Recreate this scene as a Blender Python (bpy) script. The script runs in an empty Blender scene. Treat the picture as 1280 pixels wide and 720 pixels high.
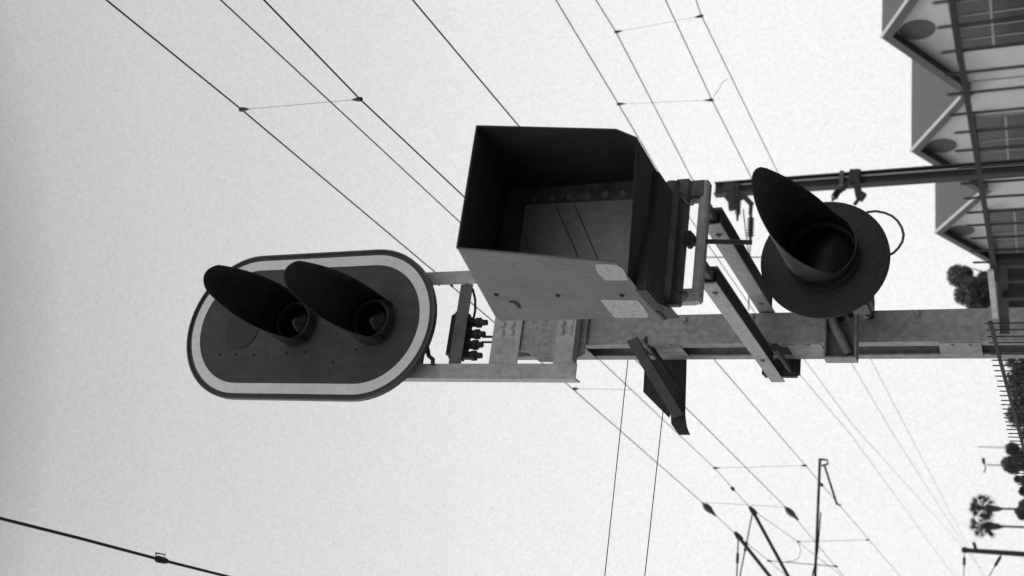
import bpy, bmesh, math, random
from mathutils import Vector, Matrix
random.seed(7)
S = bpy.context.scene
C = S.collection
# ---------------------------------------------------------------- camera
F = 1358.0                                    # focal length in pixels of the 1280 px wide photo
PITCH, ROLL, YAW = math.atan(650/F), math.atan(100/2840), math.atan(620/1505)
EYE = Vector((0, 0, 1.6))
zz = Vector((0, 0, 1)); fh = Vector((math.sin(YAW), math.cos(YAW), 0)); r0 = Vector((math.cos(YAW), -math.sin(YAW), 0))
FW = math.cos(PITCH)*fh + math.sin(PITCH)*zz
u0 = -math.sin(PITCH)*fh + math.cos(PITCH)*zz
RI = r0*math.cos(ROLL) - u0*math.sin(ROLL)
UP = u0*math.cos(ROLL) + r0*math.sin(ROLL)
cam = bpy.data.cameras.new('camera'); co = bpy.data.objects.new('camera', cam); C.objects.link(co)
cam.sensor_width = 36; cam.lens = 36*F/1280; cam.clip_start = .05; cam.clip_end = 3000
m = Matrix((-UP, RI, -FW)).transposed().to_4x4(); m.translation = EYE    # camera held on its side
co.matrix_world = m
cam.dof.use_dof = True; cam.dof.focus_distance = 5.3; cam.dof.aperture_fstop = 2.8
S.camera = co
# ---------------------------------------------------------------- sky and light
SUN_EL, SUN_AZ = math.radians(52), math.radians(-38)      # azimuth from +Y towards +X
w = bpy.data.worlds.new('World'); S.world = w; w.use_nodes = True
nt = w.node_tree; N = nt.nodes; L = nt.links; N.clear()
out = N.new('ShaderNodeOutputWorld'); bg = N.new('ShaderNodeBackground'); L.new(bg.outputs[0], out.inputs[0])
sky = N.new('ShaderNodeTexSky'); sky.sky_type = 'NISHITA'; sky.sun_disc = False
sky.sun_elevation = SUN_EL; sky.sun_rotation = SUN_AZ; sky.dust_density = 4
bw = N.new('ShaderNodeRGBToBW'); L.new(sky.outputs[0], bw.inputs[0])
tc = N.new('ShaderNodeTexCoord'); sp = N.new('ShaderNodeSeparateXYZ'); L.new(tc.outputs['Generated'], sp.inputs[0])
rp = N.new('ShaderNodeValToRGB'); L.new(sp.outputs['Z'], rp.inputs[0])
cr = rp.color_ramp; cr.interpolation = 'EASE'
STOPS = [(0, .90), (.27, .89), (.44, .80), (.58, .67), (.68, .585), (.745, .49), (.785, .31), (1, .31)]
while len(cr.elements) < len(STOPS): cr.elements.new(.5)
for e, (p_, v) in zip(cr.elements, STOPS): e.position = p_; e.color = (v, v, v, 1)
cr.interpolation = 'LINEAR'
no = N.new('ShaderNodeTexNoise'); no.inputs['Scale'].default_value = 480; no.inputs['Detail'].default_value = 4; no.inputs['Roughness'].default_value = .95
L.new(tc.outputs['Generated'], no.inputs['Vector'])
nm = N.new('ShaderNodeMapRange'); nm.inputs['From Min'].default_value = .3; nm.inputs['From Max'].default_value = .7
nm.inputs['To Min'].default_value = .80; nm.inputs['To Max'].default_value = 1.20; L.new(no.outputs[0], nm.inputs['Value'])
n2 = N.new('ShaderNodeTexNoise'); n2.inputs['Scale'].default_value = 2.2; n2.inputs['Detail'].default_value = 3
L.new(tc.outputs['Generated'], n2.inputs['Vector'])
nm2 = N.new('ShaderNodeMapRange'); nm2.inputs['From Min'].default_value = .3; nm2.inputs['From Max'].default_value = .7
nm2.inputs['To Min'].default_value = .97; nm2.inputs['To Max'].default_value = 1.03; L.new(n2.outputs[0], nm2.inputs['Value'])
def mth(op, a, b):
    n = N.new('ShaderNodeMath'); n.operation = op
    for i, q in enumerate((a, b)):
        if isinstance(q, (int, float)): n.inputs[i].default_value = q
        else: L.new(q, n.inputs[i])
    return n.outputs[0]
s1 = mth('ADD', rp.outputs[0], mth('MULTIPLY', bw.outputs[0], .008))     # overcast veil over the clear-sky model
s1 = mth('MULTIPLY', mth('MULTIPLY', s1, nm.outputs[0]), nm2.outputs[0])
L.new(s1, bg.inputs['Color']); bg.inputs['Strength'].default_value = 1.0
sun = bpy.data.lights.new('sun', 'SUN'); sun.energy = .9; sun.angle = math.radians(14); sun.color = (1, 1, 1)
so = bpy.data.objects.new('sun', sun); C.objects.link(so)
sd = Vector((math.sin(SUN_AZ)*math.cos(SUN_EL), math.cos(SUN_AZ)*math.cos(SUN_EL), math.sin(SUN_EL)))
so.rotation_euler = sd.to_track_quat('Z', 'Y').to_euler(); so.location = sd*60
S.view_settings.view_transform = 'Standard'; S.view_settings.look = 'None'
S.view_settings.exposure = 0; S.view_settings.gamma = 1; S.view_settings.use_curve_mapping = False

# ---------------------------------------------------------------- helpers
def ray(x, y): return FW + UP*((640-x)/F) + RI*((360-y)/F)
def pl(x, y, ax, v):
    d = ray(x, y); return EYE + d*((v-EYE[ax])/d[ax])
def at_x(x, y, v): return pl(x, y, 0, v)
def at_y(x, y, v): return pl(x, y, 1, v)
def at_z(x, y, v): return pl(x, y, 2, v)

MATS = {}
def mat(name, v, rough=.7, metal=0, var=.25, scale=8, dirt=0, bump=0, spec=.5, stretch=None, dark=.35, streak=0, chips=0):
    """grey paint or metal with mottling (var), finer grit and darker stains (dirt)"""
    if name in MATS: return MATS[name]
    m_ = bpy.data.materials.new(name); m_.use_nodes = True; t = m_.node_tree; n = t.nodes; l = t.links
    b = n['Principled BSDF']; b.inputs['Roughness'].default_value = rough; b.inputs['Metallic'].default_value = metal
    b.inputs['Specular IOR Level'].default_value = spec
    g = n.new('ShaderNodeTexCoord'); mp = n.new('ShaderNodeMapping'); l.new(g.outputs['Object'], mp.inputs[0])
    if stretch: mp.inputs['Scale'].default_value = stretch
    a = n.new('ShaderNodeTexNoise'); a.inputs['Scale'].default_value = scale; a.inputs['Detail'].default_value = 8; a.inputs['Roughness'].default_value = .65
    l.new(mp.outputs[0], a.inputs['Vector'])
    r_ = n.new('ShaderNodeMapRange'); r_.inputs['From Min'].default_value = .3; r_.inputs['From Max'].default_value = .7
    r_.inputs['To Min'].default_value = v*(1-var); r_.inputs['To Max'].default_value = v*(1+var); l.new(a.outputs[0], r_.inputs['Value'])
    o_ = r_.outputs[0]
    if dirt:
        d = n.new('ShaderNodeTexNoise'); d.inputs['Scale'].default_value = scale*.45; d.inputs['Detail'].default_value = 10; d.inputs['Roughness'].default_value = .75; d.inputs['Distortion'].default_value = .6
        l.new(g.outputs['Object'], d.inputs['Vector'])
        dr = n.new('ShaderNodeMapRange'); dr.inputs['From Min'].default_value = .56; dr.inputs['From Max'].default_value = .70
        dr.inputs['To Min'].default_value = 1; dr.inputs['To Max'].default_value = 1-dirt*(1-dark); l.new(d.outputs[0], dr.inputs['Value'])
        mm = n.new('ShaderNodeMath'); mm.operation = 'MULTIPLY'; l.new(o_, mm.inputs[0]); l.new(dr.outputs[0], mm.inputs[1]); o_ = mm.outputs[0]
    if chips:                         # small pale chips and scratches
        cn = n.new('ShaderNodeTexNoise'); cn.inputs['Scale'].default_value = 55; cn.inputs['Detail'].default_value = 4; cn.inputs['Distortion'].default_value = 1.2; l.new(g.outputs['Object'], cn.inputs['Vector'])
        cm = n.new('ShaderNodeMapRange'); cm.inputs['From Min'].default_value = .68; cm.inputs['From Max'].default_value = .72
        cm.inputs['To Min'].default_value = 1; cm.inputs['To Max'].default_value = 1+chips; l.new(cn.outputs[0], cm.inputs['Value'])
        mm = n.new('ShaderNodeMath'); mm.operation = 'MULTIPLY'; l.new(o_, mm.inputs[0]); l.new(cm.outputs[0], mm.inputs[1]); o_ = mm.outputs[0]
    if streak:
        ms = n.new('ShaderNodeMapping'); l.new(g.outputs['Object'], ms.inputs[0]); ms.inputs['Scale'].default_value = (1, 1, .12)
        sn = n.new('ShaderNodeTexNoise'); sn.inputs['Scale'].default_value = 22; sn.inputs['Detail'].default_value = 9; sn.inputs['Roughness'].default_value = .7; sn.inputs['Distortion'].default_value = .3; l.new(ms.outputs[0], sn.inputs['Vector'])
        sr_ = n.new('ShaderNodeMapRange'); sr_.inputs['From Min'].default_value = .42; sr_.inputs['From Max'].default_value = .68
        sr_.inputs['To Min'].default_value = 1+streak*.3; sr_.inputs['To Max'].default_value = 1-streak; l.new(sn.outputs[0], sr_.inputs['Value'])
        mm = n.new('ShaderNodeMath'); mm.operation = 'MULTIPLY'; l.new(o_, mm.inputs[0]); l.new(sr_.outputs[0], mm.inputs[1]); o_ = mm.outputs[0]
    l.new(o_, b.inputs['Base Color'])
    if bump:
        bn = n.new('ShaderNodeBump'); bn.inputs['Strength'].default_value = bump; bn.inputs['Distance'].default_value = .01
        f = n.new('ShaderNodeTexNoise'); f.inputs['Scale'].default_value = scale*6; f.inputs['Detail'].default_value = 5
        l.new(g.outputs['Object'], f.inputs['Vector']); l.new(f.outputs[0], bn.inputs['Height']); l.new(bn.outputs[0], b.inputs['Normal'])
    MATS[name] = m_; return m_

M_pole = mat('pole_paint', .32, .7, 0, .3, 30, .6, .5, streak=.2, chips=.5)
M_frame = mat('frame_paint', .42, .7, 0, .22, 26, .5, .4, streak=.14)
M_arm = mat('arm_paint', .40, .7, 0, .2, 30, .45, .35)
M_dark = mat('dark_iron', .035, .7, .0, .35, 14, .3, .3)
M_iron = mat('iron', .11, .65, .0, .35, 14, .4, .3)
M_board = mat('board_black', .048, .65, 0, .35, 9, .5, .4, streak=.2, chips=1.5)
M_ring = mat('ring_white', .80, .75, 0, .08, 30, .3, .1, dark=.6, streak=.06)
M_rim = mat('rim_grey', .07, .6, 0, .15, 9)
M_hood = mat('hood_black', .024, .5, 0, .6, 11, .4, .7, chips=2.5)
M_hoodin = mat('hood_inside', .012, .9, 0, .2, 10)
M_boxout = mat('box_grey_paint', .135, .7, 0, .2, 7, .4, .4, streak=.1, chips=.8)
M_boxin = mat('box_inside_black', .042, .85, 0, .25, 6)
M_label = mat('scuffed_patch', .42, .9, 0, .3, 60, .5, .2)
M_wire = mat('wire', .035, .6, .3, .2, 4)
M_galv = mat('galvanised', .22, .5, .6, .3, 10, .4, .2)
M_mast = mat('mast_steel', .035, .6, .2, .3, 3, .4, .2)
M_rubber = mat('cable_rubber', .02, .6, 0, .1, 10)
M_bolt = mat('bolt_metal', .30, .55, .3, .3, 40, .4, .2)
M_insul = mat('grey_insulator', .10, .5, 0, .2, 8)
M_porc = mat('porcelain', .05, .3, 0, .2, 8)
M_fence = mat('fence_iron', .018, .7, 0, .3, 9)
M_lens = mat('lens_glass', .008, .16, 0, .2, 8, spec=.5)

class MB:
    def __init__(s): s.bm = bmesh.new()
    def box(s, a, b, bev=0):
        lo = [min(a[i], b[i]) for i in range(3)]; hi = [max(a[i], b[i]) for i in range(3)]
        r = bmesh.ops.create_cube(s.bm, size=1)
        for v in r['verts']: v.co = Vector([lo[i] + (v.co[i]+.5)*(hi[i]-lo[i]) for i in range(3)])
        if bev:
            es = list({e for v in r['verts'] for e in v.link_edges})
            bmesh.ops.bevel(s.bm, geom=es, offset=bev, segments=2, affect='EDGES')
        return s
    def prism(s, pts, off):            # polygon of 3D points pushed along a vector
        off = Vector(off); a = [s.bm.verts.new(Vector(p)) for p in pts]; b = [s.bm.verts.new(Vector(p)+off) for p in pts]
        n = len(pts); s.bm.faces.new(a); s.bm.faces.new(b[::-1])
        for i in range(n): s.bm.faces.new((a[i], b[i], b[(i+1) % n], a[(i+1) % n]))
        return s
    def tube(s, pts, r, seg=8, cap=True):
        pts = [Vector(p) for p in pts]; rings = []; n = len(pts)
        rr = r if isinstance(r, (list, tuple)) else [r]*n
        ref = None
        for i, p in enumerate(pts):
            d = (pts[min(i+1, n-1)] - pts[max(i-1, 0)]).normalized()
            if ref is None: ref = d.orthogonal().normalized()
            ref = (ref - d*ref.dot(d)).normalized(); q = d.cross(ref)
            rings.append([s.bm.verts.new(p + (ref*math.cos(2*math.pi*k/seg) + q*math.sin(2*math.pi*k/seg))*rr[i]) for k in range(seg)])
        for a, b in zip(rings, rings[1:]):
            for k in range(seg): s.bm.faces.new((a[k], a[(k+1) % seg], b[(k+1) % seg], b[k]))
        if cap: s.bm.faces.new(rings[0][::-1]); s.bm.faces.new(rings[-1])
        return s
    def bar(s, p, q, w_, h_, up=(0, 0, 1)):     # rectangular bar from p to q; w_ sideways, h_ along up
        p, q = Vector(p), Vector(q); d = (q-p).normalized(); sd_ = d.cross(Vector(up)).normalized(); u = sd_.cross(d)
        c = [p + sd_*w_/2*i + u*h_/2*j for i, j in ((-1, -1), (1, -1), (1, 1), (-1, 1))]
        return s.prism(c, q-p)
    def build(s, name, material, parent=None, smooth=False):
        bmesh.ops.recalc_face_normals(s.bm, faces=s.bm.faces)
        me = bpy.data.meshes.new(name); s.bm.to_mesh(me); s.bm.free()
        if smooth:
            me.shade_smooth()
            me.set_sharp_from_angle(angle=math.radians(40))
        me.materials.append(material); o = bpy.data.objects.new(name, me); C.objects.link(o)
        if parent: o.parent = parent; o.matrix_parent_inverse = Matrix.Translation(-parent_loc(parent))
        return o
def parent_loc(p):
    v = Vector(p.location); q = p.parent
    return v if not q else v      # parts sit at the origin in world terms
def lathe(prof, axis_o, axis_d, seg=40, f=None):
    """profile [(t along axis, radius)], returns MB"""
    b = MB(); d = Vector(axis_d).normalized(); a = Vector((0, 0, 1)); a = (a - d*a.dot(d)).normalized(); c = d.cross(a); o_ = Vector(axis_o)
    rings = [[b.bm.verts.new(o_ + d*t + (a*math.cos(2*math.pi*k/seg) + c*math.sin(2*math.pi*k/seg))*r) for k in range(seg)] for t, r in prof]
    for x, y in zip(rings, rings[1:]):
        for k in range(seg): b.bm.faces.new((x[k], x[(k+1) % seg], y[(k+1) % seg], y[k]))
    if prof[0][1] > 1e-6: b.bm.faces.new(rings[0][::-1])
    if prof[-1][1] > 1e-6: b.bm.faces.new(rings[-1])
    bmesh.ops.remove_doubles(b.bm, verts=b.bm.verts, dist=1e-6)
    return b
def tag(o, label=None, cat=None, group=None, kind=None):
    if label: o['label'] = label
    if cat: o['category'] = cat
    if group: o['group'] = group
    if kind: o['kind'] = kind
    return o
def thing(name, loc, label, cat, group=None):
    o = bpy.data.objects.new(name, None); C.objects.link(o); o.location = loc; o.empty_display_size = .2
    return tag(o, label, cat, group)
ORIG = Vector((0, 0, 0))
def bolt(b, p, d, r=.012, h=.01):
    b.append((p, d, r, h))
def bolts(lst, name, m_, parent):
    for p, d, r, h in lst: MB().tube([Vector(p), Vector(p)+Vector(d)*h*.6, Vector(p)+Vector(d)*h], [r, r, r*.6], 8).build(name, m_, parent, True)

# ---------------------------------------------------------------- ground
tag(MB().box((-400, -200, -.5), (700, 900, 0)).build('ground', mat('ground_earth', .16, .95, 0, .3, .6, .4)), kind='structure')
tag(MB().prism([(2.3, -40, .001), (10.4, -40, .001), (9.9, -40, .3), (2.8, -40, .3)], (0, 440, 0)).build('track_bed', mat('ballast', .22, 1, 0, .5, 30, .6, .8)), kind='structure')

# ---------------------------------------------------------------- signal pole: two channels joined by batten plates
PX0, PX1, PY0, PY1, PT = 1.655, 1.805, 4.80, 5.04, 4.14
pole = thing('signal_post', (1.73, 4.92, 0), 'grey lattice-sided steel signal post of two channels and batten plates, carrying all three signals', 'signal post')
b = MB(); b.box((PX0, PY0, 0), (PX1, PY0+.008, PT)); b.box((PX0, PY0+.008, 0), (PX0+.008, PY0+.058, PT)); b.box((PX1-.008, PY0+.008, 0), (PX1, PY0+.058, PT)); b.build('channel', M_pole, pole)
b = MB(); b.box((PX0, PY1-.008, 0), (PX1, PY1, PT)); b.box((PX0, PY1-.058, 0), (PX0+.008, PY1-.008, PT)); b.box((PX1-.008, PY1-.058, 0), (PX1, PY1-.008, PT)); b.build('channel', M_pole, pole)
def zl(x, y=426): return at_x(x, y, PX0).z
b = MB(); b.box((1.70, 4.875, .3), (1.765, 4.965, 4.0), .01); b.build('slot_shade_core', M_dark, pole)  # dark core added inside the post so its side slots read as shaded
bats = [(zl(727)+.02, zl(690)+.1), (zl(845), zl(800)), (zl(1024), zl(981)), (zl(1226), zl(1172)), (.75, .95), (.05, .4)]
for z0, z1 in bats:
    for xs, tk in ((PX0-.0035, .003), (PX1-.014, .0055)):
        b = MB(); b.box((xs, PY0+.012, z0), (xs+tk, PY1-.012, z1)); b.build('batten_plate', M_pole, pole)
b = []
for q in [(856, 400), (1147, 393), (1046, 400), (940, 396)]:
    bolt(b, at_y(*q, PY0-.002), (0, -1, 0), .014, .016)
for x in (806, 838, 990, 1010, 1190, 1212): 
    p = at_x(x, 431, PX0-.0035); bolt(b, p, (-1, 0, 0), .008, .008)
bolts(b, 'bolt', M_bolt, pole)
b = MB(); b.box((PX0-.25, PY0-.25, 0), (PX1+.25, PY1+.25, .18), .02); b.build('footing', mat('concrete', .35, .9, 0, .2, 6, .3), pole)

# bolted head frame that carries the long signal head
hf = thing('head_frame', (1.75, 4.75, 3.6), 'grey angle-iron ladder frame with round-head rivets at the top of the post', 'bracket')
b = MB(); b.box((1.46, 4.745, 3.64), (1.54, 4.752, 5.1)); b.box((1.46, 4.752, 3.64), (1.467, 4.81, 5.1)); b.build('upright', M_frame, hf)
b = MB(); b.box((1.99, 4.745, 3.64), (2.065, 4.752, 5.1)); b.box((2.058, 4.752, 3.64), (2.065, 4.81, 5.1)); b.build('upright', M_frame, hf)
b = MB(); b.box((1.543, 4.755, 4.30), (1.99, 4.763, 4.37)); b.build('cross_bar', M_iron, hf)
b = MB(); b.box((1.543, 4.756, 3.975), (1.985, 4.764, 4.135)); b.box((1.543, 4.764, 4.127), (1.985, 4.82, 4.135)); b.build('cross_channel', M_frame, hf)
b = MB(); b.box((1.543, 4.757, 3.665), (1.985, 4.765, 3.775)); b.box((1.543, 4.70, 3.650), (1.985, 4.765, 3.662)); b.build('cross_angle', M_frame, hf)
b = []
for zc in (4.055, 3.72):
    for dx in (0, .045):
        for dz in (-.027, .027): bolt(b, (1.71+dx, 4.757, zc+dz), (0, -1, 0), .016, .016)
bolts(b, 'bolt', M_frame, hf)
b = MB(); b.prism([(x, 4.772, z) for x, z in ((1.60, 3.62), (1.555, 3.70), (1.56, 3.86), (1.61, 3.935), (1.62, 4.02), (1.99, 4.02), (1.99, 3.62))], (0, .01, 0)); b.build('gusset_plate', M_pole, hf)

# ---------------------------------------------------------------- oval signal head
OC = Vector((1.74, 4.65, 5.265))
oh = thing('oval_signal_head', OC, 'long round-ended black signal backboard with a pale border ring and two black hoods', 'railway signal')
def stadium(R, half, y, n=28):
    pts = []
    for k in range(n+1):
        a = math.pi*k/n; pts.append(Vector((OC.x + R*math.cos(a), y, OC.z + half + R*math.sin(a))))
    for k in range(n+1):
        a = math.pi + math.pi*k/n; pts.append(Vector((OC.x + R*math.cos(a), y, OC.z - half + R*math.sin(a))))
    return pts
HALF = .395
b = MB(); b.prism(stadium(.432, HALF, 4.655), (0, .018, 0)); b.build('backboard', M_board, oh)
def ring(R0, R1, y, t, m_, nm_):
    b = MB(); A = stadium(R1, HALF, y); B = stadium(R0, HALF, y); n = len(A)
    va = [b.bm.verts.new(p) for p in A]; vb = [b.bm.verts.new(p) for p in B]
    wa = [b.bm.verts.new(p+Vector((0, t, 0))) for p in A]; wb = [b.bm.verts.new(p+Vector((0, t, 0))) for p in B]
    for i in range(n):
        j = (i+1) % n
        b.bm.faces.new((va[i], va[j], vb[j], vb[i])); b.bm.faces.new((wa[i], wb[i], wb[j], wa[j]))
        b.bm.faces.new((va[i], wa[i], wa[j], va[j])); b.bm.faces.new((vb[i], vb[j], wb[j], wb[i]))
    return b.build(nm_, m_, oh)
ring(.342, .401, 4.651, .003, M_ring, 'border_ring')
ring(.424, .434, 4.645, .031, M_rim, 'edge_rim')
lathe([(0, .118), (.006, .118), (.006, 0)], (OC.x-.02, 4.655, 5.70), (0, -1, 0)).build('blank_cover', mat('blank_cover', .04, .8, 0, .1, 6), oh)
b = []
for x, y in [(275, 443), (295, 443), (317, 444), (358, 441), (382, 441), (416, 453), (445, 437), (300, 395)]:
    bolt(b, at_y(x, y, 4.655), (0, -1, 0), .007, .008)
bolts(b, 'bolt', M_dark, oh)
b = MB(); b.box((1.56, 4.676, 4.6), (1.92, 4.9, 5.5), .02); b.build('lamp_case', M_dark, oh)

def cowl(c, r, Lmax, Lmin, y0, up=0.0, parent=None, cover=math.pi, flare=0, tilt=0, side=0.0, power=1.0, th=.004, beak=None):
    """visor round a lens: an open tube whose front edge is cut back from the top to the underside"""
    b = MB(); n = 48; o_ = []; i_ = []
    rows = 8; full = cover >= math.pi-1e-3
    ks = range(n) if full else range(n+1)
    def P(a, t, rr):
        Lh = Lmin + (Lmax-Lmin)*max(0, (1+math.cos(a-side))/2)**power
        if beak:                      # (flat half-angle, right end, left end): edges run straight from the tip to the rim
            dl = (a-side+math.pi) % (2*math.pi) - math.pi
            e_ = beak[1] if dl > 0 else beak[2]; g_ = 1-.07*(dl/beak[0])**2 if abs(dl) < beak[0] else .93*max(0, 1-(abs(dl)-beak[0])/(e_-beak[0]))
            Lh = Lmin + (Lmax-Lmin)*g_**power
        y = y0 - Lh*t; q = rr*(1 + flare*t)
        return Vector((c[0] + q*math.sin(a), y, c[1] + q*math.cos(a) + tilt*Lh*t))
    grid = []
    for s_, rr in ((0, r), (1, r-th)):
        g = []
        for k in ks:
            a = (2*math.pi*k/n) if full else (-cover + 2*cover*k/n)
            g.append([b.bm.verts.new(P(a, t/rows, rr)) for t in range(rows+1)])
        grid.append(g)
    m_ = len(grid[0]); lim = m_ if full else m_-1
    for g in grid:
        for k in range(lim):
            for t in range(rows): b.bm.faces.new((g[k][t], g[(k+1) % m_][t], g[(k+1) % m_][t+1], g[k][t+1]))
    for k in range(lim):
        for t in (0, rows): b.bm.faces.new((grid[0][k][t], grid[0][(k+1) % m_][t], grid[1][(k+1) % m_][t], grid[1][k][t]))
    if not full:
        for k in (0, m_-1):
            for t in range(rows): b.bm.faces.new((grid[0][k][t], grid[0][k][t+1], grid[1][k][t+1], grid[1][k][t]))
    return b.build('hood', M_hood, parent, True)

for zc in (5.30, 4.79):
    h = cowl((OC.x+.005, zc+.005), .134, .67, .07, 4.65, parent=oh, cover=math.radians(128), side=math.radians(14), power=1.0, flare=0, beak=(.6, 2.2, 2.3))
    lathe([(0, .112), (.07, .112), (.07, .098), (.02, .098)], (OC.x, 4.655, zc), (0, -1, 0)).build('lens_ring', M_dark, oh, True)
    lathe([(0, .098), (.035, .094), (.05, .08), (.052, .078), (.066, .055), (.068, .052), (.08, .03), (.082, .027), (.088, 0)], (OC.x, 4.655, zc), (0, -1, 0)).build('lens', M_lens, oh, True)

# terminal glands and looped cable below the head
jb = thing('cable_terminal', (1.72, 4.86, 4.2), 'cluster of dark cable glands with a looped lead under the oval signal', 'cable terminal')
b = MB(); b.box((1.595, 4.80, 4.33), (1.86, 4.90, 4.435), .02); b.build('terminal_box', M_dark, jb)
for x in (1.615, 1.675, 1.735, 1.80):
    zt = 4.24 + .012*math.sin(x*91)
    b = MB(); b.tube([(x, 4.84, 4.33), (x, 4.84, 4.285), (x, 4.84, 4.284), (x, 4.84, 4.262), (x, 4.84, 4.261), (x, 4.84, zt-.02)], [.024, .024, .029, .029, .019, .016], 8); b.build('gland', M_dark, jb, True)
b = MB(); pts = [at_y(x, y, 4.84) for x, y in ((572, 353), (583, 354), (591, 362), (594, 374), (594, 388), (592, 398), (590, 404))]; b.tube(pts, .007, 8)
b.tube([(1.72, 4.84, 4.24), (1.722, 4.85, 4.12)], .007, 8); b.tube([(1.69, 4.84, 4.24), (1.695, 4.86, 4.12)], .006, 8); b.build('lead', M_rubber, jb, True)
MB().tube([at_y(x, y, 4.80) for x, y in ((548, 357), (554, 349), (560, 352), (566, 358))], .006, 6).build('clip', M_dark, jb)
b = MB(); b.tube([at_y(x, y, 4.72) for x, y in ((533, 430), (536, 445), (541, 449), (541, 456))], .012, 6); b.build('clip', M_dark, jb)

# ---------------------------------------------------------------- two arms that carry the box in front of the post
def arm(x0, x1, y0, y1, z0, z1, label, nm_='support_arm'):
    o = thing(nm_, ((x0+x1)/2, y1, z0), label, 'support arm', 'channel arms carrying the hooded box')
    b = MB(); t = .007
    b.box((x0, y0, z0), (x0+t, y1, z1), .0015); b.box((x1-t, y0, z0), (x1, y1-.25, z1), .0015); b.box((x0+t, y0, z1-t), (x1-t, y1-.25, z1)); b.build('channel', M_arm, o)
    b = MB(); b.box((x0+t, y0+.02, z0+.002), (x1-t, y1-.27, z0+.012)); b.build('underside_shade', M_dark, o)  # dark sheet standing for the shade on the channel's underside
    b = []
    for yy in (y0+.1, y1-.35): bolt(b, (x0-.001, yy, (z0+z1)/2), (-1, 0, 0), .012, .01)
    bolts(b, 'bolt', M_bolt, o)
    return o
arm(1.572, 1.645, 3.84, 5.15, 2.705, 2.772, 'grey channel arm on the near side of the post, its cut end jutting out')
arm(1.815, 1.89, 3.82, 5.05, 2.700, 2.772, 'grey channel arm running behind the post, beside the hanging insulator')
ub = thing('clamp_bolt', (1.6, 5.06, 2.7), 'dark round clamp where the near arm crosses the post', 'clamp')
b = MB(); b.box((1.575, 5.05, 2.62), (1.70, 5.10, 2.80), .012); b.build('clamp_block', M_dark, ub)
b = MB(); b.tube([(1.60, 4.74, 2.66), (1.60, 5.05, 2.66)], .012, 8); b.tube([(1.60, 4.70, 2.66), (1.60, 4.74, 2.66)], .022, 6); b.build('threaded_rod', M_dark, ub, True)

# ---------------------------------------------------------------- hooded display box
BX0, BX1 = 1.382, 1.90
hb = thing('hooded_signal_box', (1.64, 3.6, 2.87), 'big square steel box with a deep open black hood and scuffed pale patches', 'signal box')
Sr, Fr, Sl, Fl = at_x(770, 162, BX1-.030), at_y(797, 173, 3.15), at_x(771, 327, BX0+.004), at_x(785, 347, BX0+.022)
RR, RL = Vector((BX1-.004, 3.70, 2.872)), Vector((BX0+.004, 3.70, 2.872))
side = [(3.70, 2.872), (Sr.y, Sr.z), (2.985, 3.375), (3.645, 3.545), (3.70, 3.545)]
side_l = [(3.70, 2.872), (Sl.y, Sl.z), (2.985, 3.375), (3.645, 3.545), (3.70, 3.545)]
t = .004
b = MB(); b.prism([(BX0, y, z) for y, z in side_l], (t, 0, 0)); left = b.build('hood_side', M_boxout, hb)
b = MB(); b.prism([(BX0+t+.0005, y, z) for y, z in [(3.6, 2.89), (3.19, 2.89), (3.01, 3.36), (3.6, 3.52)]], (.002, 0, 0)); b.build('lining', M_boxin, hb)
b = MB(); b.prism([(BX1-t, y, z) for y, z in side], (t, 0, 0)); b.build('hood_side', M_boxin, hb)
def sheet(p, q, nm_, m_, x0=BX0+t, x1=BX1-t, th=.004):
    b = MB(); (ya, za), (yb, zb) = p, q; d = Vector((0, yb-ya, zb-za)).normalized(); n = Vector((0, -d.z, d.y))*th
    b.prism([(x0, ya, za), (x1, ya, za), (x1, yb, zb), (x0, yb, zb)], n); return b.build(nm_, m_, hb)
sheet((2.985, 3.371), (3.645, 3.541), 'hood_top', M_boxin)
sheet((3.645, 3.540), (3.70, 3.540), 'box_top', M_boxin)
b = MB(); b.prism([Fr, Fl, RL], (0, 0, .003)); b.prism([Fr, RL, RR], (0, 0, .003)); b.build('hood_floor', M_boxin, hb)
b = MB(); b.prism([Sr, Fr, RR], (0, 0, .003)); b.build('corner_plate', M_boxin, hb)
b = MB(); b.prism([Sl, Fl, RL], (0, 0, .003)); b.build('corner_plate', M_boxin, hb)
b = MB(); b.box((BX0+t+.003, 3.54, 2.875), (BX1-t-.001, 3.695, 3.515)); b.build('back_panel', mat('panel_grey', .085, .8, 0, .6, 16, .5, .2), hb)  # strong mottling paints the blotchy reflection into the panel colour
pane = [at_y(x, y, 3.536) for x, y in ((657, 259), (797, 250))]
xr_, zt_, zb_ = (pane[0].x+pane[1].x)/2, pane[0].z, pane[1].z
M_pane = mat('reflection_pane', .30, .35, 0, .22, 22, .3, .1, spec=.7)
b = MB(); b.prism([(BX0+t+.01, 3.533, zb_), (xr_, 3.533, zb_), (xr_+.01, 3.533, zt_), (BX0+t+.01, 3.533, zt_)], (0, .006, 0)); b.build('reflection_pane', M_pane, hb)  # pale sheet painted as the sky reflected in the back glass
b = MB()
for a_, c_ in (((695, 258), (729, 335)), ((718, 256), (753, 337))):
    b.tube([at_y(*a_, 3.53), at_y(*c_, 3.53)], .0016, 6)
b.build('reflected_wire', M_wire, hb)  # thin tubes standing for wires reflected in the glass
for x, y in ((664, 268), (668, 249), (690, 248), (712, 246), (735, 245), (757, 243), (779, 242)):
    p = at_y(x, y, 3.5385); lathe([(0, .016), (.004, .014), (.006, 0)], p, (0, -1, 0), 14).build('reflected_blotch', mat('reflected_blotch_grey', .16, .7, 0, .5, 60, .3), hb, True)  # pale discs imitate blotches along the edge of the reflection
for o_ in hb.children:             # the right side of the hood narrows towards its mouth
    if o_.name.startswith(('hood_side', 'hood_top')):
        for v in o_.data.vertices:
            if v.co.x > 1.8 and v.co.y < 3.6: v.co.x -= .035*(3.7-v.co.y)/.72
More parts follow.
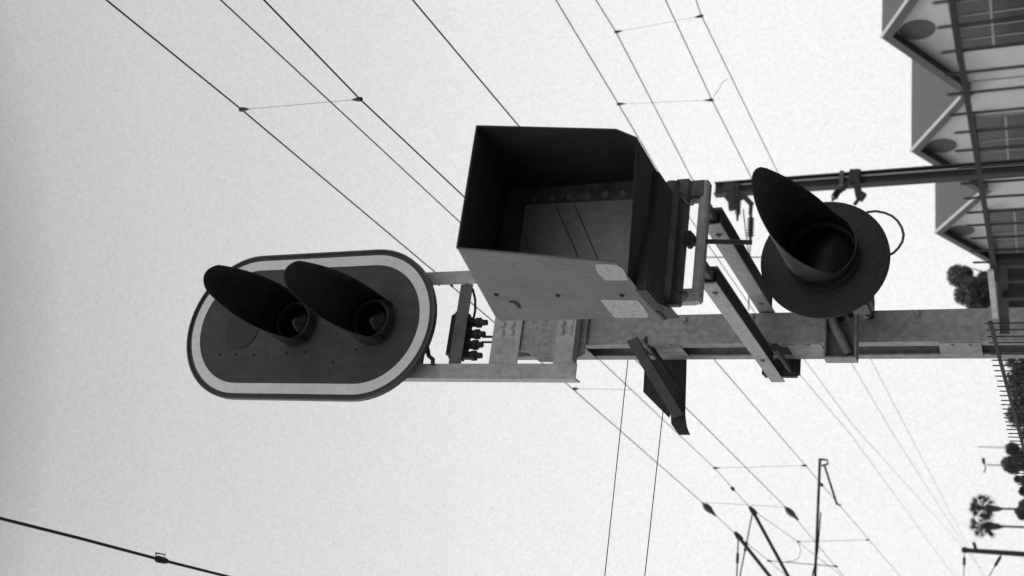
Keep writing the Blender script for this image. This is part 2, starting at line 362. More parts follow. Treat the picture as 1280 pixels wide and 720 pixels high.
b = MB(); b.tube([(BX1-.038, 2.985, 3.375), Sr, Fr], .0035, 6); b.build('rolled_edge', M_boxin, hb)
b = MB(); b.tube([(BX0+.002, 2.983, 3.376), (BX0+.002, Sl.y, Sl.z)], .004, 6); b.build('rolled_edge', M_boxout, hb)
b = MB(); b.tube([(BX0+.002, 2.983, 3.376), (BX1-.038, 2.983, 3.376)], .004, 6); b.build('rolled_edge', M_boxin, hb)
k0, k1, k2 = at_y(824, 214, 3.40), at_y(811, 214, 3.40), at_y(808, 362, 3.40)
b = MB(); b.box((k2.x, 3.40, k0.z), (k1.x, 3.62, k1.z+.012), .006); b.build('base_channel', M_boxin, hb)
b = MB(); b.tube([(BX0+.04, 3.60, 2.835), (BX1-.005, 3.60, 2.835)], .028, 14); b.build('base_tube', M_iron, hb, True)
# worn patches and marks on the near side
def flat(pts, nm_, m_, off=-.0015):
    b = MB(); b.prism([Vector((BX0+off, p.y, p.z)) for p in (at_x(x, y, BX0) for x, y in pts)], (.001, 0, 0)); return b.build(nm_, m_, hb)
flat([(744, 331), (748, 329.5), (770, 330.5), (780, 337), (785, 349), (779, 350), (757, 350), (747, 341)], 'worn_patch', M_label)
flat([(751, 375), (757, 374), (797, 375), (804, 383), (811, 393), (810, 396.5), (769, 397), (759, 386)], 'worn_patch', M_label)
flat([(636, 376), (643, 375.5), (649, 379), (652, 385), (648, 385), (642, 378.5), (637, 378)], 'chipped_mark', M_hoodin)
b = []
for x, y in ((620, 368), (697, 369), (777, 369)): bolt(b, Vector((BX0, *at_x(x, y, BX0)[1:])), (-1, 0, 0), .009, .008)
bolts(b, 'bolt', M_dark, hb)
# base rails under the box
b = MB(); b.box((BX0-.008, 3.62, 2.848), (BX1+.02, 3.71, 2.868), .003); b.build('base_rail', M_boxin, hb)
b = MB(); b.box((1.42, 3.66, 2.79), (1.945, 3.70, 2.846), .004); b.build('base_rail', M_iron, hb)
b = MB(); b.prism([(BX0-.004, y, z) for y, z in ((3.703, 2.80), (3.60, 2.80), (3.50, 2.852), (3.703, 2.86))], (.004, 0, 0)); b.build('base_cheek', M_dark, hb)
b = MB(); b.box((1.655, 3.64, 2.755), (1.715, 3.70, 2.79), .01); b.build('pivot_nut', M_dark, hb)

# U-shaped cradle and rod below the box
cr_ = thing('box_cradle', (1.7, 3.7, 2.7), 'grey U-shaped cradle with rounded corners under the hooded box', 'bracket')
b = MB(); b.box((1.44, 3.68, 2.718), (1.945, 3.73, 2.754), .006); b.build('cross_piece', M_frame, cr_)
for x in (1.608, 1.852): MB().box((x-.02, 3.731, 2.722), (x+.02, 3.86, 2.750), .004).build('lug', M_iron, cr_)
b = MB(); b.box((1.865, 3.675, 2.73), (1.945, 3.735, 2.862), .008); b.build('upright', M_iron, cr_)
b = MB(); b.box((1.438, 3.675, 2.735), (1.49, 3.735, 2.90), .008); b.build('upright', M_frame, cr_)
b = []
for p in ((1.46, 3.675, 2.86), (1.46, 3.675, 2.78), (1.91, 3.675, 2.81)): bolt(b, p, (0, -1, 0), .017, .012)
bolts(b, 'bolt', M_galv, cr_)
MB().tube([at_y(x, y, 3.66) for x, y in ((880, 362), (868, 366), (855, 364), (846, 361))], .004, 6).build('lashing_wire', M_galv, cr_, True)
MB().tube([at_y(x, y, 3.66) for x, y in ((852, 246), (858, 255), (866, 256), (868, 248))], .005, 6).build('lashing_wire', M_galv, cr_, True)
b = MB(); b.tube([(1.685, 3.68, 2.79), at_y(940, 303, 3.76)], .0095, 10); tag(b.build('steel_rod', M_dark, None, True), 'thin dark steel rod hanging from the nut under the hooded box', 'rod')

# ---------------------------------------------------------------- rear bracket, dark plate jutting to the left of the post
rb = thing('side_bracket', (1.6, 5.08, 3.3), 'dark triangular plate bracket with a bent lip jutting sideways from the post', 'bracket')
Yp = 5.10
b = MB(); b.prism([at_y(x, y, Yp) for x, y in ((803, 446), (805.5, 458), (804, 490), (836, 522), (838, 517), (856, 524), (858, 448))], (0, .008, 0)); b.build('plate', M_dark, rb)
b = MB(); b.prism([at_y(x, y, Yp-.01) for x, y in ((838, 512), (855, 512), (858, 533), (862, 543), (848, 543), (839, 530))], (0, .012, 0)); b.build('bent_lip', M_dark, rb)
A_, B_ = at_y(790, 424, 4.77), at_y(848, 520, 5.07)
b = MB(); b.bar(A_, B_, .012, .058, (0, 0, 1)); b.build('flange', mat('bracket_iron', .06, .7, 0, .3, 14, .4, .3), rb)
b = MB()
A2, B2 = at_y(806, 423, 4.79), at_y(851, 488, 5.05)
b.bar(A2, B2, .03, .012, (0, 0, 1)); b.build('rib', M_dark, rb)
# guy wires from that bracket
for i, (q0, q1, lb) in enumerate((((786, 440), (756, 720), 'thin guy wire leaving the side bracket near the post, the upper of two'), ((829, 512), (806, 720), 'thin guy wire leaving the tip of the dark side bracket, the lower of two'))):
    p0, p1 = at_y(*q0, 5.09), at_y(*q1, 5.09); d = p1-p0
    tag(MB().tube([p0, p0+d*7], .0024, 6).build('guy_wire', M_wire), lb, 'wire', 'guy wires from the side bracket')
tag(MB().tube([(-6.9, 5.09, 0), (-6.9, 5.09, 5.6)], .1, 12).build('anchor_pole', M_mast), 'plain steel anchor pole at the far end of the guy wires', 'pole')

# ---------------------------------------------------------------- round signal
RC = at_y(1030, 324, 4.35)
rs = thing('round_signal', RC, 'round black signal disc with one deep cowl, mounted low on the post', 'railway signal')
lathe([(-.012, .25), (-.006, .268), (.004, .268), (.008, .256), (.012, 0)], RC, (0, -1, 0), 64).build('disc', M_board if False else mat('disc_black', .014, .6, 0, .4, 9, .3, .5, chips=1.5), rs, True)
b = cowl((RC.x+.025, RC.z+.01), .15, .66, .085, RC.y-.01, parent=rs, side=math.radians(23), power=1.0, flare=.04, beak=(.32, 1.6, 2.5))
lathe([(0, .15), (.03, .15), (.03, .135), (.01, .135)], (RC.x, RC.y-.012, RC.z), (0, -1, 0)).build('lens_ring', M_hoodin, rs, True)
lathe([(0, .135), (.02, .13), (.035, .10), (.045, .05), (.048, 0)], (RC.x, RC.y-.012, RC.z), (0, -1, 0)).build('lens', mat('dark_lens', .006, .3, 0, .2, 8, spec=.2), rs, True)
lathe([(0, .15), (.18, .15), (.24, .11), (.24, 0)], (RC.x, RC.y+.012, RC.z), (0, 1, 0)).build('lamp_case', M_dark, rs, True)
b = MB(); b.box((RC.x-.20, RC.y+.02, RC.z-.19), (RC.x-.12, RC.y+.16, RC.z-.09), .015); b.build('case_latch', M_iron, rs)
b = MB(); b.box(at_y(1094, 346, 4.352), at_y(1102, 357, 4.37), .003); b.build('lug', M_dark, rs)
# conduit loop
b = MB(); pts = [at_y(x, y, 4.42) for x, y in ((1078, 268), (1085, 265), (1095, 264), (1106, 266), (1115, 270), (1122, 276), (1127, 284), (1129.5, 293), (1128, 302), (1123, 310), (1117, 316), (1110, 319.5), (1100, 321))]
b.tube(pts, .0055, 8); b.build('conduit_loop', M_iron, rs, True)
# bracket holding it
sb = thing('signal_bracket', (1.67, 4.7, 2.3), 'grey box bracket with a bent conduit holding the round signal to the post', 'bracket')
za, zb2 = at_y(1033, 440, 4.70).z, at_y(1073, 440, 4.70).z
b = MB(); b.box((1.535, 4.700, zb2), (1.84, 4.707, za)); b.build('back_plate', M_pole, sb)
b = MB(); b.box((1.535, 4.63, zb2), (1.84, 4.699, zb2+.008)); b.build('flange', M_pole, sb)
b = MB(); b.box((1.535, 4.63, za-.008), (1.84, 4.699, za)); b.build('flange', M_pole, sb)
b = MB(); b.box((1.527, 4.63, zb2), (1.534, 4.707, za)); b.build('flange', M_pole, sb)
b = MB(); b.tube([(1.86, 4.6, za+.01), (1.80, 4.64, za+.0), (1.70, 4.66, za-.03), (1.62, 4.665, za-.07), (1.555, 4.67, za-.10)], .021, 12); b.build('conduit', M_pole, sb, True)
b = []
for x, y in ((1050, 392), (1052, 399), (1063, 394)): bolt(b, at_y(x, y, 4.698), (0, -1, 0), .014, .012)
bolts(b, 'bolt', M_dark, sb)
b = MB(); b.box((1.76, 4.56, zb2-.05), (1.90, 4.80, zb2-.02), .004); b.box((1.76, 4.6, zb2-.02), (1.8, 4.7, za), .004); b.build('clamp', M_dark, sb)
bolts([(at_y(1083, 395, 4.77), (0, -1, 0), .014, .014)], 'bolt', mat('bright_bolt', .6, .4, 0, .1, 10), sb)

# ---------------------------------------------------------------- palisade fence close on the right
XF = 1.40
random.seed(3)
def fence(y0, y1, step, ztop, rail, hb_, posts, label, drop=0):
    fn = thing('railing_fence', (XF, (y0+y1)/2, 0), label, 'fence', 'iron railing panels beside the post')
    n = int((y1-y0)/step)
    for i in range(n):
        y = y0+step*(i+.5); dz = random.uniform(-.004, .004) - drop*(y-y0); lean = random.uniform(-.003, .003)
        b = MB(); b.tube([(XF, y, 0), (XF, y+lean, ztop+dz-.006), (XF, y+lean, ztop+dz)], [hb_, hb_, hb_*.4], 8); b.build('baluster', M_fence, fn, True)
    b = MB(); b.bar((XF-hb_-.004, y0, rail[0]), (XF-hb_-.004, y1, rail[1]), .008, .013); b.build('top_rail', M_fence, fn)
    b = MB(); b.bar((XF-hb_-.004, y0, .2), (XF-hb_-.004, y1, .2), .007, .02); b.build('bottom_rail', M_fence, fn)
    for y in posts:
        b = MB(); b.box((XF+.008, y-.015, 0), (XF+.038, y+.015, ztop-.15)); b.build('fence_post', M_fence, fn)
fence(1.38, 3.46, .0905, 1.762, (1.738, 1.70), .0036, (3.44,), 'dark iron railing panel crossing in front of the gabled houses')
fence(3.84, 6.5, .068, 1.755, (1.735, 1.625), .0027, (6.4,), 'dark iron railing panel that starts over the post and runs past it', .019)

gl = thing('railing_joint', (XF, 3.6, 0), 'short pale bar and dark strap joining the two railing panels at the post', 'railing joint')
MB().bar(at_x(1238, 338, XF-.02), at_x(1244, 397, XF-.02), .008, .018).build('pale_bar', mat('pale_bar', .5, .6, 0, .3, 20, .4), gl)
MB().bar(at_x(1252, 330, XF+.012), at_x(1256, 416, XF+.012), .008, .032).build('strap', M_fence, gl)
MB().box((XF-.012, 3.60, 0), (XF+.006, 3.63, 1.69)).build('post', M_fence, gl)

# ---------------------------------------------------------------- overhead wires
WG = 'overhead line wires above the tracks'
def wire(pts, z, r, label, ext=(30, 200), nm_='overhead_wire', cat='wire', grp=WG):
    P = [at_z(x, y, z) for x, y in pts]
    d0 = (P[0]-P[1]).normalized(); d1 = (P[-1]-P[-2]).normalized()
    P = [P[0]+d0*ext[0]] + P + [P[-1]+d1*ext[1]]
    return tag(MB().tube(P, r, 6).build(nm_, M_wire, None, True), label, cat, grp)
ZM, ZC = 6.6, 5.3
wire([(133, 0), (302, 137), (540, 337), (703, 475), (880, 630), (922, 670)], ZM, .0062, 'leftmost near carrier wire passing behind the oval signal head', (20, 0.01))
wire([(330, 0), (450, 124), (577, 243), (865, 517), (988, 640), (1050, 715)], ZC, .0058, 'contact wire meeting the far edge of the hooded box, hung from a short dropper')
wire([(276, 0), (572, 275), (755, 455), (893, 585), (940, 637)], ZM, .0062, 'carrier wire crossing the middle of the short top dropper', (20, .01))
wire([(516, 0), (648, 157), (895, 452), (1007, 582), (1125, 720)], ZC, .0065, 'contact wire that disappears behind the top of the hooded box')
wire([(695, 0), (773, 130), (826, 220), (986, 452), (1065, 545), (1190, 717)], ZM, .0075, 'far carrier wire grazing the chamfered corner of the hooded box')
wire([(745, 0), (770, 40), (863, 220), (1006, 450), (1065, 530), (1207, 688)], ZM, .0075, 'far carrier wire right of the box with a long dropper to the rightmost wire')
wire([(832, 0), (890, 125), (942, 228), (1068, 460), (1115, 540), (1207, 684)], ZC, .0062, 'far contact wire ending above the round signal with a short twisted tie')
wire([(870, 0), (877, 20), (967, 205), (1090, 452), (1138, 545), (1212, 686)], ZC, .0062, 'rightmost far contact wire that meets the tip of the round signal cowl')
wire([(0, 648), (100, 673), (202, 700), (290, 722)], 5.6, .0075, 'thick single cable crossing the open sky in the lower left corner', (20, 12), cat='cable', grp='lone cables')
p = at_z(202, 700, 5.6); d = (at_z(290, 722, 5.6)-p).normalized()
sp_ = MB(); sp_.tube([p-d*.05, p-d*.03, p+d*.03, p+d*.05], [.008, .018, .015, .008], 8); sp_.tube([p-d*.04, p+Vector((.03, -.02, .03)), p+Vector((.03, .03, .01)), p], .004, 6)
tag(sp_.build('cable_clamp', M_dark, None, True), 'small dark clamp on the lone cable in the lower left corner', 'clamp')
# anchored tails of the two near carriers beyond their cantilevers
wire([(940, 637), (997, 677), (1055, 722)], ZM, .006, 'near carrier wire running on past the middle bracket arm', (.01, 60))
wire([(922, 670), (960, 700), (985, 722)], ZM, .006, 'near carrier wire running on past the lowest bracket arm', (.01, 60))

def dropper(q0, z0, q1, z1, label, r=.0016, clips=(1, 1), sag=None):
    P, Q = at_z(*q0, z0), at_z(*q1, z1); o = thing('dropper', Q, label, 'dropper', 'droppers between the overhead wires')
    pts = [P, P*.5+Q*.5 + (Vector(sag) if sag else Vector((0, 0, 0))), Q]
    MB().tube(pts, r, 6).build('hanger_wire', M_wire, o)
    D = (Q-P).normalized()
    for c_, pp, dd in ((clips[0], P, D), (clips[1], Q, -D)):
        if c_:
            sc_ = (pp-EYE).length/6; sc_ = min(sc_, 1.5)*.75
            MB().tube([pp-dd*.015*sc_, pp+dd*.02*sc_, pp+dd*.08*sc_, pp+dd*.1*sc_], [.016*sc_, .018*sc_, .007*sc_, .003*sc_], 8).build('clip', M_dark, o, True)
    return o
dropper((302, 137), ZM, (450, 124), ZC, 'dropper between the near wires above the oval signal head')
dropper((773, 130), ZM, (890, 125), ZC, 'dropper between the far wires right above the hooded box corner', .002)
dropper((770, 40), ZM, (877, 20), ZC, 'highest dropper, slanting between the far carrier and the rightmost wire', .002)
dropper((718, 486), ZM, (790, 487), ZC+.25, 'dropper half hidden by the dark side bracket of the post', .0022, (1, 0))
dropper((893, 585), ZM, (1007, 582), ZC, 'dropper just left of the hooked registration arm', .003)
dropper((997, 677), ZM, (1085, 675), ZC, 'dropper lowest on the right, past the hooked registration arm', .005)
dropper((877, 628), ZM, (985, 634), ZC, 'thin dropper between the two lens-shaped insulators', .003, (0, 0))
dropper((960, 701), ZM, (1046, 708), ZC, 'heavy jumper bar crossing between the near wires at the picture foot', .008)
P_ = [at_z(x, y, 6.) for x, y in ((997, 677), (1001, 687), (999, 697), (992, 701), (983, 702))]
tag(MB().tube(P_, .006, 6).build('jumper_lead', M_wire, None, True), 'curled jumper lead hanging between the near wires', 'cable')
P_ = [at_z(*q, 5.6) for q in ((892, 121), (899, 111), (903, 103), (909, 99))]
tag(MB().tube(P_, .004, 6).build('wire_tie', M_wire, None, True), 'short twisted tie where a far contact wire meets its dropper', 'wire')
for x, y, x2, y2, z, lb in ((878, 629, 893, 643, ZM, 'lens-shaped insulator on the near carrier wire'), (981, 634, 996, 648, ZC, 'lens-shaped insulator on the near contact wire')):
    a, c_ = at_z(x, y, z), at_z(x2, y2, z); a = a+(c_-a)*.1
    D = c_-a; rr = .055 if z == ZM else .05
    MBx = MB().tube([a-D*.1, a, a+D*.2, a+D*.45, a+D*.75, a+D*.95, c_+D*.15], [.012, .02, rr, rr*1.1, rr*.7, .025, .012], 12)
    tag(MBx.build('line_insulator', M_insul, None, True), lb, 'insulator', 'insulators strung in the near wires')
for x, y, z, lb in ((916, 611, ZM, 'small dark clamp on the carrier wire above the middle bracket arm'), (1027, 606, ZC, 'small dark clamp on the contact wire at the hooked arm')):
    p = at_z(x, y, z); D = (at_z(x+8, y+9, z)-p).normalized()
    tag(MB().tube([p-D*.12, p-D*.06, p+D*.06, p+D*.12], [.01, .03, .03, .01], 8).build('wire_clamp', M_dark, None, True), lb, 'clamp')

# ---------------------------------------------------------------- bracket arms of the near line and their masts (masts stand left, outside the frame)
def cantilever(y, apex, legs, label, mastx):
    A = at_y(*apex, y); o = thing('bracket_arm', A, label, 'bracket arm', 'bracket arms holding the overhead wires')
    for (q, r) in legs:
        E_ = at_y(*q, y); d = (E_-A); k = (mastx-A.x)/d.x
        MB().tube([A, A+d*k], r, 8).build('tube', M_mast, o, True)
        if r < .03:
            e = A + d*.55; dn = d.normalized()
            MB().tube([e-dn*.1, e-dn*.08, e+dn*.08, e+dn*.1], [r, .028, .028, r], 8).build('insulator', M_porc, o, True)
    MB().tube([A+Vector((-.04, 0, -.08)), A+Vector((0, 0, 0)), A+Vector((.08, 0, .07))], [.03, .055, .03], 8).build('clamp', M_dark, o, True)
    return o
yB = at_z(940, 637, ZM).y; yA = at_z(922, 670, ZM).y
cantilever(yB, (941, 639), [((985, 720), .033), ((925, 720), .013)], 'middle bracket arm, thick tube and thin stay meeting at a clamp', .6)
cantilever(yA, (923, 671), [((962, 720), .033), ((921, 720), .013)], 'lowest bracket arm with its clamp at the picture foot', .9)
for xx, yy, lb in ((.5, 22.5, 'steel mast at the foot of the hooked registration arm'), (.6, yB, 'steel mast at the foot of the middle bracket arm'), (.9, yA, 'steel mast at the foot of the lowest bracket arm')):
    ms_ = thing('line_mast', (xx, yy, 0), lb, 'mast', 'masts left of the near line')
    MB().tube([(xx, yy, 0), (xx, yy, 8.5)], [.15, .11], 12).build('pole', M_mast, ms_, True)
    MB().box((xx-.3, yy-.3, 0), (xx+.3, yy+.3, .35), .02).build('footing', mat('concrete', .35), ms_)
ra = thing('registration_arm', at_y(1025, 575, 22.5), 'long straight arm with a hooked end reaching over a near contact wire', 'registration arm')
yR = 22.5
P0, P1 = at_y(1025, 573, yR), at_y(1019, 720, yR)
MB().tube([P0, P0+(P1-P0)*((P0.x-.55)/(P0.x-P1.x))], .028, 8).build('arm_tube', M_mast, ra, True)
MB().tube([at_y(x, y, yR) for x, y in ((1024, 574), (1034, 575), (1035, 580), (1027, 582), (1031, 583), (1046, 630), (1051, 632))], .022, 8).build('hook', M_mast, ra, True)
MB().tube([at_y(x, y, yR) for x, y in ((1026, 640), (1022, 690), (1015, 722))], .014, 6).build('stay', M_mast, ra, True)

# ---------------------------------------------------------------- tall line mast behind the round signal
YM = 20.0
a0, a1 = at_y(895, 226, YM), at_y(893, 244, YM); g0, g1 = at_y(1280, 204, YM), at_y(1280, 221, YM)
xc = sum(q.x for q in (a0, a1, g0, g1))/4; hw = .14
lm = thing('line_mast', (xc, YM, 0), 'tall steel line mast of H section standing beside the gabled houses', 'mast')
top = a0.z
b = MB(); b.box((xc-hw, YM-.10, 0), (xc-hw+.03, YM+.10, top)); b.build('flange', M_mast, lm)
b = MB(); b.box((xc+hw-.03, YM-.10, 0), (xc+hw, YM+.10, top)); b.build('flange', M_mast, lm)
b = MB(); b.box((xc-hw+.03, YM-.02, 0), (xc+hw-.03, YM+.02, top)); b.build('web', M_mast, lm)
b = MB(); b.tube([(xc+.04, YM-.08, 0), (xc+.04, YM-.08, top-.3)], .018, 8); b.build('conduit', mat('pale_conduit', .45, .5, 0, .1, 4), lm, True)
b = MB(); b.box((xc-hw-.01, YM-.16, 4.9), (xc+hw+.01, YM+.16, 4.98)); b.build('strap', M_iron, lm)
def shed(p, q, r, n=7):
    D = q-p; pts = []; rad = []
    for k in range(n*2+1):
        pts.append(p+D*(k/(n*2))); rad.append(r if k % 2 else r*.5)
    return MB().tube([p-D*.35]+pts+[q+D*.35], [.018]+rad+[.018], 10)
def fitting(pts_px, y, ins, label, nm_='mast_bracket'):
    o = thing(nm_, at_y(*pts_px[0][0], y), label, 'mast bracket', 'insulated brackets on the line mast')
    for seg_, r in pts_px_pairs(pts_px): MB().bar(seg_[0], seg_[1], r, r*.8, (0, 1, 0)).build('bracket_leg', M_mast, o)
    for q0, q1, r in ins: shed(at_y(*q0, y), at_y(*q1, y), r).build('insulator', M_porc, o, True)
    return o
def pts_px_pairs(L_): return [((at_y(*a, YM-.2), at_y(*b_, YM-.2)), r) for a, b_, r in L_]
fitting([((1068, 215), (1060, 232), .11), ((1068, 213), (1074, 246), .13), ((1074, 244), (1080, 247), .16), ((1060, 228), (1050, 240), .07), ((1074, 248), (1068, 256), .06), ((1062, 216), (1076, 216), .12)], YM-.2, [((1048, 238), (1042, 248), .075)], 'insulated bracket low on the line mast, just above the round signal')
fitting([((913, 228), (916, 262), .15), ((905, 232), (925, 233), .12), ((925, 240), (940, 256), .10), ((939, 254), (938, 268), .07), ((908, 245), (922, 262), .11), ((918, 238), (926, 250), .1)], YM-.2, [((923, 245), (922, 268), .07), ((938.5, 272), (938, 296), .075)], 'insulated bracket at the top of the line mast, with a hanging ribbed insulator')
for q0, q1, lb in (((938, 296), (935.8, 388), 'hanging wire below the ribbed insulator at the mast top'), ((929, 262), (937, 330), 'slack wire beside the ribbed insulator at the mast top')):
    tag(MB().tube([at_y(*q0, YM-.2), at_y(*q1, YM-.2)], .012, 6).build('hanging_wire', M_wire, None, True), lb, 'wire')
tag(MB().tube([at_y(880, 321.5, YM), at_y(960, 321.5, YM)], .012, 6).build('hanging_wire', M_wire, None, True), 'short upright wire seen between the arms and the round signal', 'wire')

# ---------------------------------------------------------------- gabled houses
HX = 22.0
M_wall = mat('siding', .60, .85, 0, .07, 2, .15, .1, stretch=(1, 1, 6))
M_roof = mat('shingles', .20, .9, 0, .14, 5, .3, .3)
M_soffit = mat('soffit', .06, .8, 0, .1, 3)
M_trim = mat('barge_board', .11, .7, 0, .1, 3)
M_white = mat('white_flashing', .85, .6, 0, .06, 3)
M_vent = mat('gable_vent', .13, .8, 0, .2, 6)
M_win = mat('window_glass', .05, .25, 0, .5, 1.2)
M_wframe = mat('window_frame', .3, .7, 0, .1, 3)
ap = [at_x(1102, 48, HX), at_x(1139, 190, HX), at_x(1169, 292, HX)]
AZ = sum(p.z for p in ap)/3; half = (ap[2].y-ap[0].y)/4; EZ = at_x(1208, 122, HX).z
slope = (AZ-EZ)/half
labs = ['gabled house highest in the picture, with a wide dark window under a round gable vent', 'middle gabled house of the row, crossed by the steel line mast', 'gabled house at the far end of the row, next to the tree']
wins = [((1197, 2), (1197, 62)), ((1222, 146), (1222, 201)), ((1238, 263), (1238, 314))]
vents = [(1147, 37), (1177, 182), (1202, 288)]
for i, yc in enumerate([p.y for p in ap]):
    az = ap[i].z; ez = az - slope*half
    h = thing('gabled_house', (HX+5, yc, 0), labs[i], 'house', 'row of gabled houses')
    xw = HX+.45; th = .16
    b = MB(); b.prism([(xw, yc-half+.02, 0), (xw, yc+half-.02, 0), (xw, yc+half-.02, ez-.12), (xw, yc, az-.2), (xw, yc-half+.02, ez-.12)], (9.5, 0, 0)); b.build('wall', M_wall, h)
    for sgn in (-1, 1):
        y1 = yc + sgn*(half-.005)
        b = MB(); b.prism([(HX+.03, yc, az), (HX+.03, y1, ez), (HX+.03, y1, ez-th), (HX+.03, yc, az-th)], (10.5, 0, 0)); rf = b.build('roof', M_roof, h)
        b = MB(); b.prism([(HX, yc+sgn*.001, az-.01), (HX, y1, ez-.01), (HX, y1, ez-.34), (HX, yc+sgn*.001, az-.34)], (.028, 0, 0)); b.build('barge_board', M_trim, h)
        b = MB(); b.prism([(HX+.03, yc+sgn*.001, az-th-.004), (HX+.03, y1, ez-th-.004), (HX+.03, y1, ez-th-.03), (HX+.03, yc+sgn*.001, az-th-.03)], (.418, 0, 0)); b.build('soffit', M_soffit, h)
    y1 = yc-half+.25
    b = MB(); b.prism([(HX-.01, yc, az+.004), (HX-.01, y1, az-slope*(half-.25)+.004), (HX-.01, y1, az-slope*(half-.25)+.05+.004), (HX-.01, yc, az+.054)], (.12, 0, 0)); b.build('flashing', M_white, h)
    v = at_x(*vents[i], xw); lathe([(0, .56), (.03, .56), (.03, 0)], (xw, v.y, v.z), (-1, 0, 0), 36).build('vent', M_vent, h)
    w0 = at_x(*wins[i][0], xw); w1 = at_x(*wins[i][1], xw); ya, yb = min(w0.y, w1.y), max(w0.y, w1.y); zt = w0.z; zb3 = zt-2.6
    f = MB().box((xw-.06, ya-.08, zb3-.08), (xw-.002, yb+.08, zt+.08)).build('window', M_wframe, h)
    MB().box((xw-.075, ya, zb3), (xw-.062, yb, zt)).build('pane', M_win, f)
    b = MB()
    for k in (1, 2, 3): yy = ya+(yb-ya)*k/4; b.box((xw-.10, yy-.03, zb3), (xw-.077, yy+.03, zt))
    b.box((xw-.105, ya, zt-1.0), (xw-.078, yb, zt-.92)); b.build('muntins', M_wframe, f)
    MB().box((xw-.35, ya-.3, zt+.12), (xw-.002, yb+.3, zt+.2)).build('canopy', M_trim, h)
# low carport roof at the end of the row
e = at_x(1235, 339, HX-.5); e2 = at_x(1243, 395, HX-.5)
cp = thing('carport', (HX, (e.y+e2.y)/2, 0), 'low dark carport with a pale front edge at the end of the house row', 'carport')
zt = (e.z+e2.z)/2
b = MB(); b.box((HX-.5, e.y, zt-.38), (HX-.44, e2.y+2, zt)); b.build('fascia', M_trim, cp)
b = MB(); b.box((HX-.44, e.y, zt-.3), (HX+7, e2.y+2, zt-.05)); b.build('roof', M_trim, cp)
b = MB(); b.box((HX+.2, e.y+.1, 0), (HX+6.5, e2.y+1.8, zt-.3)); b.build('wall', mat('carport_wall', .02, .9, 0, .3, 1), cp)
for k in range(4):
    y0_ = e.y+.5+k*(e2.y+1.5-e.y)/4
    MB().box((HX-.1, y0_, 0), (HX+.05, y0_+.14, zt-.3)).build('post', M_trim, cp)

# ---------------------------------------------------------------- vegetation
def leafmat(nm_, v):
    return mat(nm_, v, .8, 0, .5, .9)
M_leaf = leafmat('foliage', .13); M_leafd = leafmat('foliage_dark', .1); M_bark = mat('bark', .09, .9, 0, .3, 4)
def crown(center, rad, n, leaf, name, material, parent, seed, squash=1, lumps=9):
    rnd = random.Random(seed); b = MB(); cs = []
    for k in range(lumps):
        a = rnd.uniform(0, 6.28); u = rnd.uniform(-1, 1); q = rnd.uniform(.35, .8)
        cs.append((Vector((math.cos(a)*math.sqrt(1-u*u)*rad*q, math.sin(a)*math.sqrt(1-u*u)*rad*q, u*rad*q*squash)), rad*rnd.uniform(.22, .46)))
    for i in range(n):
        c0, r_ = rnd.choice(cs); a = rnd.uniform(0, 6.28); u = rnd.uniform(-1, 1); rr = r_*rnd.uniform(.55, 1.08)
        p_ = Vector(center)+c0+Vector((math.cos(a)*math.sqrt(1-u*u), math.sin(a)*math.sqrt(1-u*u), u))*rr
        x_ = Vector((rnd.gauss(0, 1), rnd.gauss(0, 1), rnd.gauss(0, 1))).normalized(); y_ = x_.orthogonal().normalized()
        s_ = leaf*rnd.uniform(.6, 1.4)
        vs = [b.bm.verts.new(p_+x_*s_), b.bm.verts.new(p_+y_*s_*.5), b.bm.verts.new(p_-x_*s_), b.bm.verts.new(p_-y_*s_*.5)]
        b.bm.faces.new(vs)
    me = bpy.data.meshes.new(name); b.bm.to_mesh(me); b.bm.free(); me.materials.append(material)
    o = bpy.data.objects.new(name, me); C.objects.link(o); o.parent = parent; o.matrix_parent_inverse = Matrix.Translation(-parent.location)
    return o
def tree(c, rad, label, seed, n=5000, leaf=.16, material=M_leafd, squash=1):
    o = thing('broadleaf_tree', (c.x, c.y, 0), label, 'tree', 'trees beyond the fence')
    b = MB(); b.tube([(c.x, c.y, 0), (c.x+.1, c.y, c.z*.5), (c.x, c.y, max(c.z, .5))], [.28, .2, .08], 10)
    for k in range(4):
        a = k*1.6+seed; b.tube([(c.x, c.y, c.z*.6), (c.x+math.cos(a)*rad*.5, c.y+math.sin(a)*rad*.5, c.z+rad*.2)], [.1, .03], 6)
    b.build('trunk', M_bark, o, True); crown(c, rad, n, leaf, 'crown', material, o, seed, squash)
    return o
c = at_y(1224, 352, 68); tree(c, 1.8, 'leafy tree rising beyond the far end of the house row', 11, 14000, .11, M_leaf, 1.1)
c = at_y(1238, 372, 70); tree(c, 1.9, 'lower tree just above the post, behind the low carport', 12, 11000, .11, M_leaf)
for i, (x, y, Y_, r, lb) in enumerate([(1285, 470, 44, 1.25, 'dark bushy tree seen through the railing just below the post'), (1291, 520, 50, 1.4, 'dark bushy tree behind the thinning end of the railing'),
        (1276, 576, 62, .95, 'small dark tree at the picture edge beneath the railing end'), (1284, 605, 64, .7, 'ragged low shrub between the small dark tree and the palms'), (1287, 636, 60, .7, 'ragged low shrub at the foot of the two palms')]):
    c = at_y(x, y, Y_); tree(c, r, lb, 20+i, 6000, .085, M_leafd, .95)
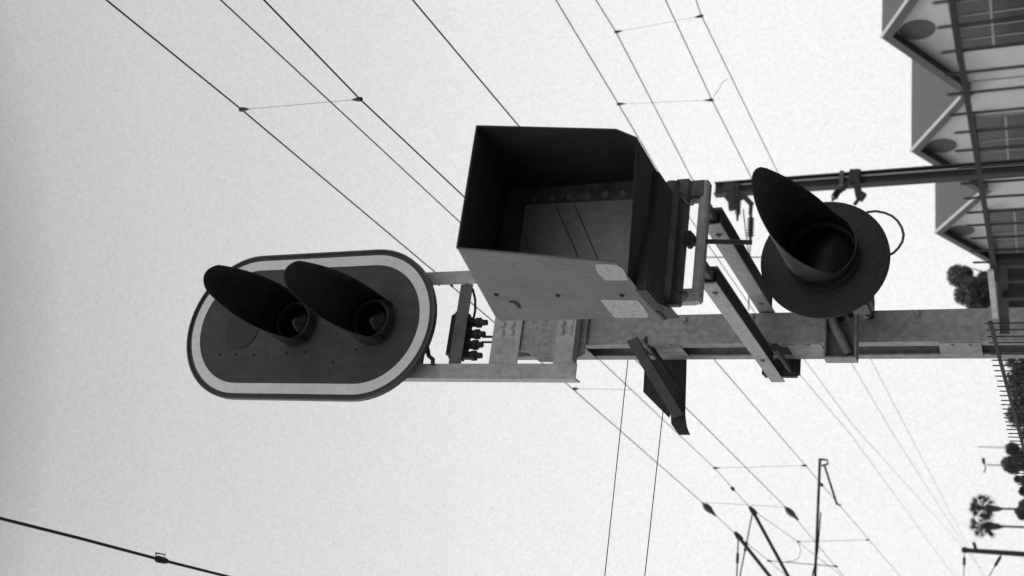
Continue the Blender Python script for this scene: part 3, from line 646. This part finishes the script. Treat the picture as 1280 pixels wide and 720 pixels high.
def palm(px_, Y_, r, label, seed):
    c = at_y(*px_, Y_); o = thing('palm_tree', (c.x, c.y, 0), label, 'palm tree', 'pair of palm trees')
    MB().tube([(c.x, c.y, 0), (c.x+.05, c.y, c.z*.5), (c.x, c.y, c.z)], [.12, .075, .065], 10).build('trunk', M_bark, o, True)
    rnd = random.Random(seed); b = MB()
    for k in range(60):
        a = rnd.uniform(0, 6.28); el = rnd.uniform(-.9, 1.35); d_ = Vector((math.cos(a)*math.cos(el), math.sin(a)*math.cos(el), math.sin(el)))
        L_ = r*rnd.uniform(.75, 1.1); tip = c+d_*L_+Vector((0, 0, -.22*L_*math.cos(el))); mid = c+d_*L_*.6
        MBt = b.tube([c, mid], [.02, .02], 4)
        fan = d_.orthogonal().normalized(); 
        for q in range(9):
            an = (q-4)/4*.8; s_ = d_.cross(fan).normalized()
            e_ = mid + (d_*math.cos(an)+s_*math.sin(an))*L_*.45+Vector((0, 0, -.1*L_))
            pp = s_*.03*r
            vs = [b.bm.verts.new(mid-pp), b.bm.verts.new(e_), b.bm.verts.new(mid+pp)]; b.bm.faces.new(vs)
    b.build('crown', M_leafd, o)
    b = MB(); b.tube([c+Vector((0, 0, -1.3*r)), c+Vector((0, 0, -.95*r)), c+Vector((0, 0, -.2*r))], [.06, .2*r, .3*r], 10); b.build('dead_frond_skirt', M_bark, o)
palm((1228, 635), 75, .92, 'palm tree of the pair standing farther from the utility pole', 5)
palm((1229, 657), 75, .92, 'palm tree of the pair standing nearer the utility pole', 6)

# ---------------------------------------------------------------- far poles
YU = 50; pt, pb_ = at_y(1202, 687.5, YU), at_y(1279, 689, YU)
up = thing('utility_pole', (pb_.x, YU, 0), 'dark utility pole with two hanging insulators below the palms', 'utility pole')
MB().tube([(pt.x, YU, 0), (pt.x, YU, pt.z)], [.13, .10], 10).build('pole', M_dark, up, True)
for a, c2, r in (((1206, 684), (1206, 691), .08), ((1217, 678), (1221, 690), .07)): MB().tube([at_y(*a, YU-.1), at_y(*c2, YU-.1)], r, 6).build('cap_fitting', M_dark, up)
for a, c2 in (((1205.5, 692), (1205, 712)), ((1254, 690), (1240, 714))):
    A, B = at_y(*a, YU), at_y(*c2, YU); MB().tube([A, A+(B-A)*3], .018, 6).build('stay_wire', M_wire, up)
    m0 = A+(B-A)*.25; m1 = A+(B-A)*.7; MB().tube([m0-(B-A)*.05, m0, m1, m1+(B-A)*.05], [.02, .06, .06, .02], 8).build('insulator', M_dark, up, True)
YL = 95; sl = at_y(1234, 581, YL); s_ = thing('street_lamp', (sl.x, YL, 0), 'tiny far street lamp with a curved arm above the palms', 'street lamp')
MB().tube([(sl.x, YL, 0), (sl.x, YL, sl.z)], .05, 8).build('pole', M_galv, s_)
MB().tube([at_y(x, y, YL) for x, y in ((1230, 591), (1232, 585), (1231, 579))], .05, 6).build('arm', M_galv, s_)
MB().tube([at_y(1229, 573, YL), at_y(1230, 580, YL)], [.14, .1], 8).build('lamp_head', M_dark, s_)
q = at_y(1222, 558.5, YL); tag(MB().tube([(q.x, YL, 0), (q.x, YL, q.z)], .04, 6).build('flag_pole', M_galv, None), 'thin plain far pole next to the street lamp', 'pole')
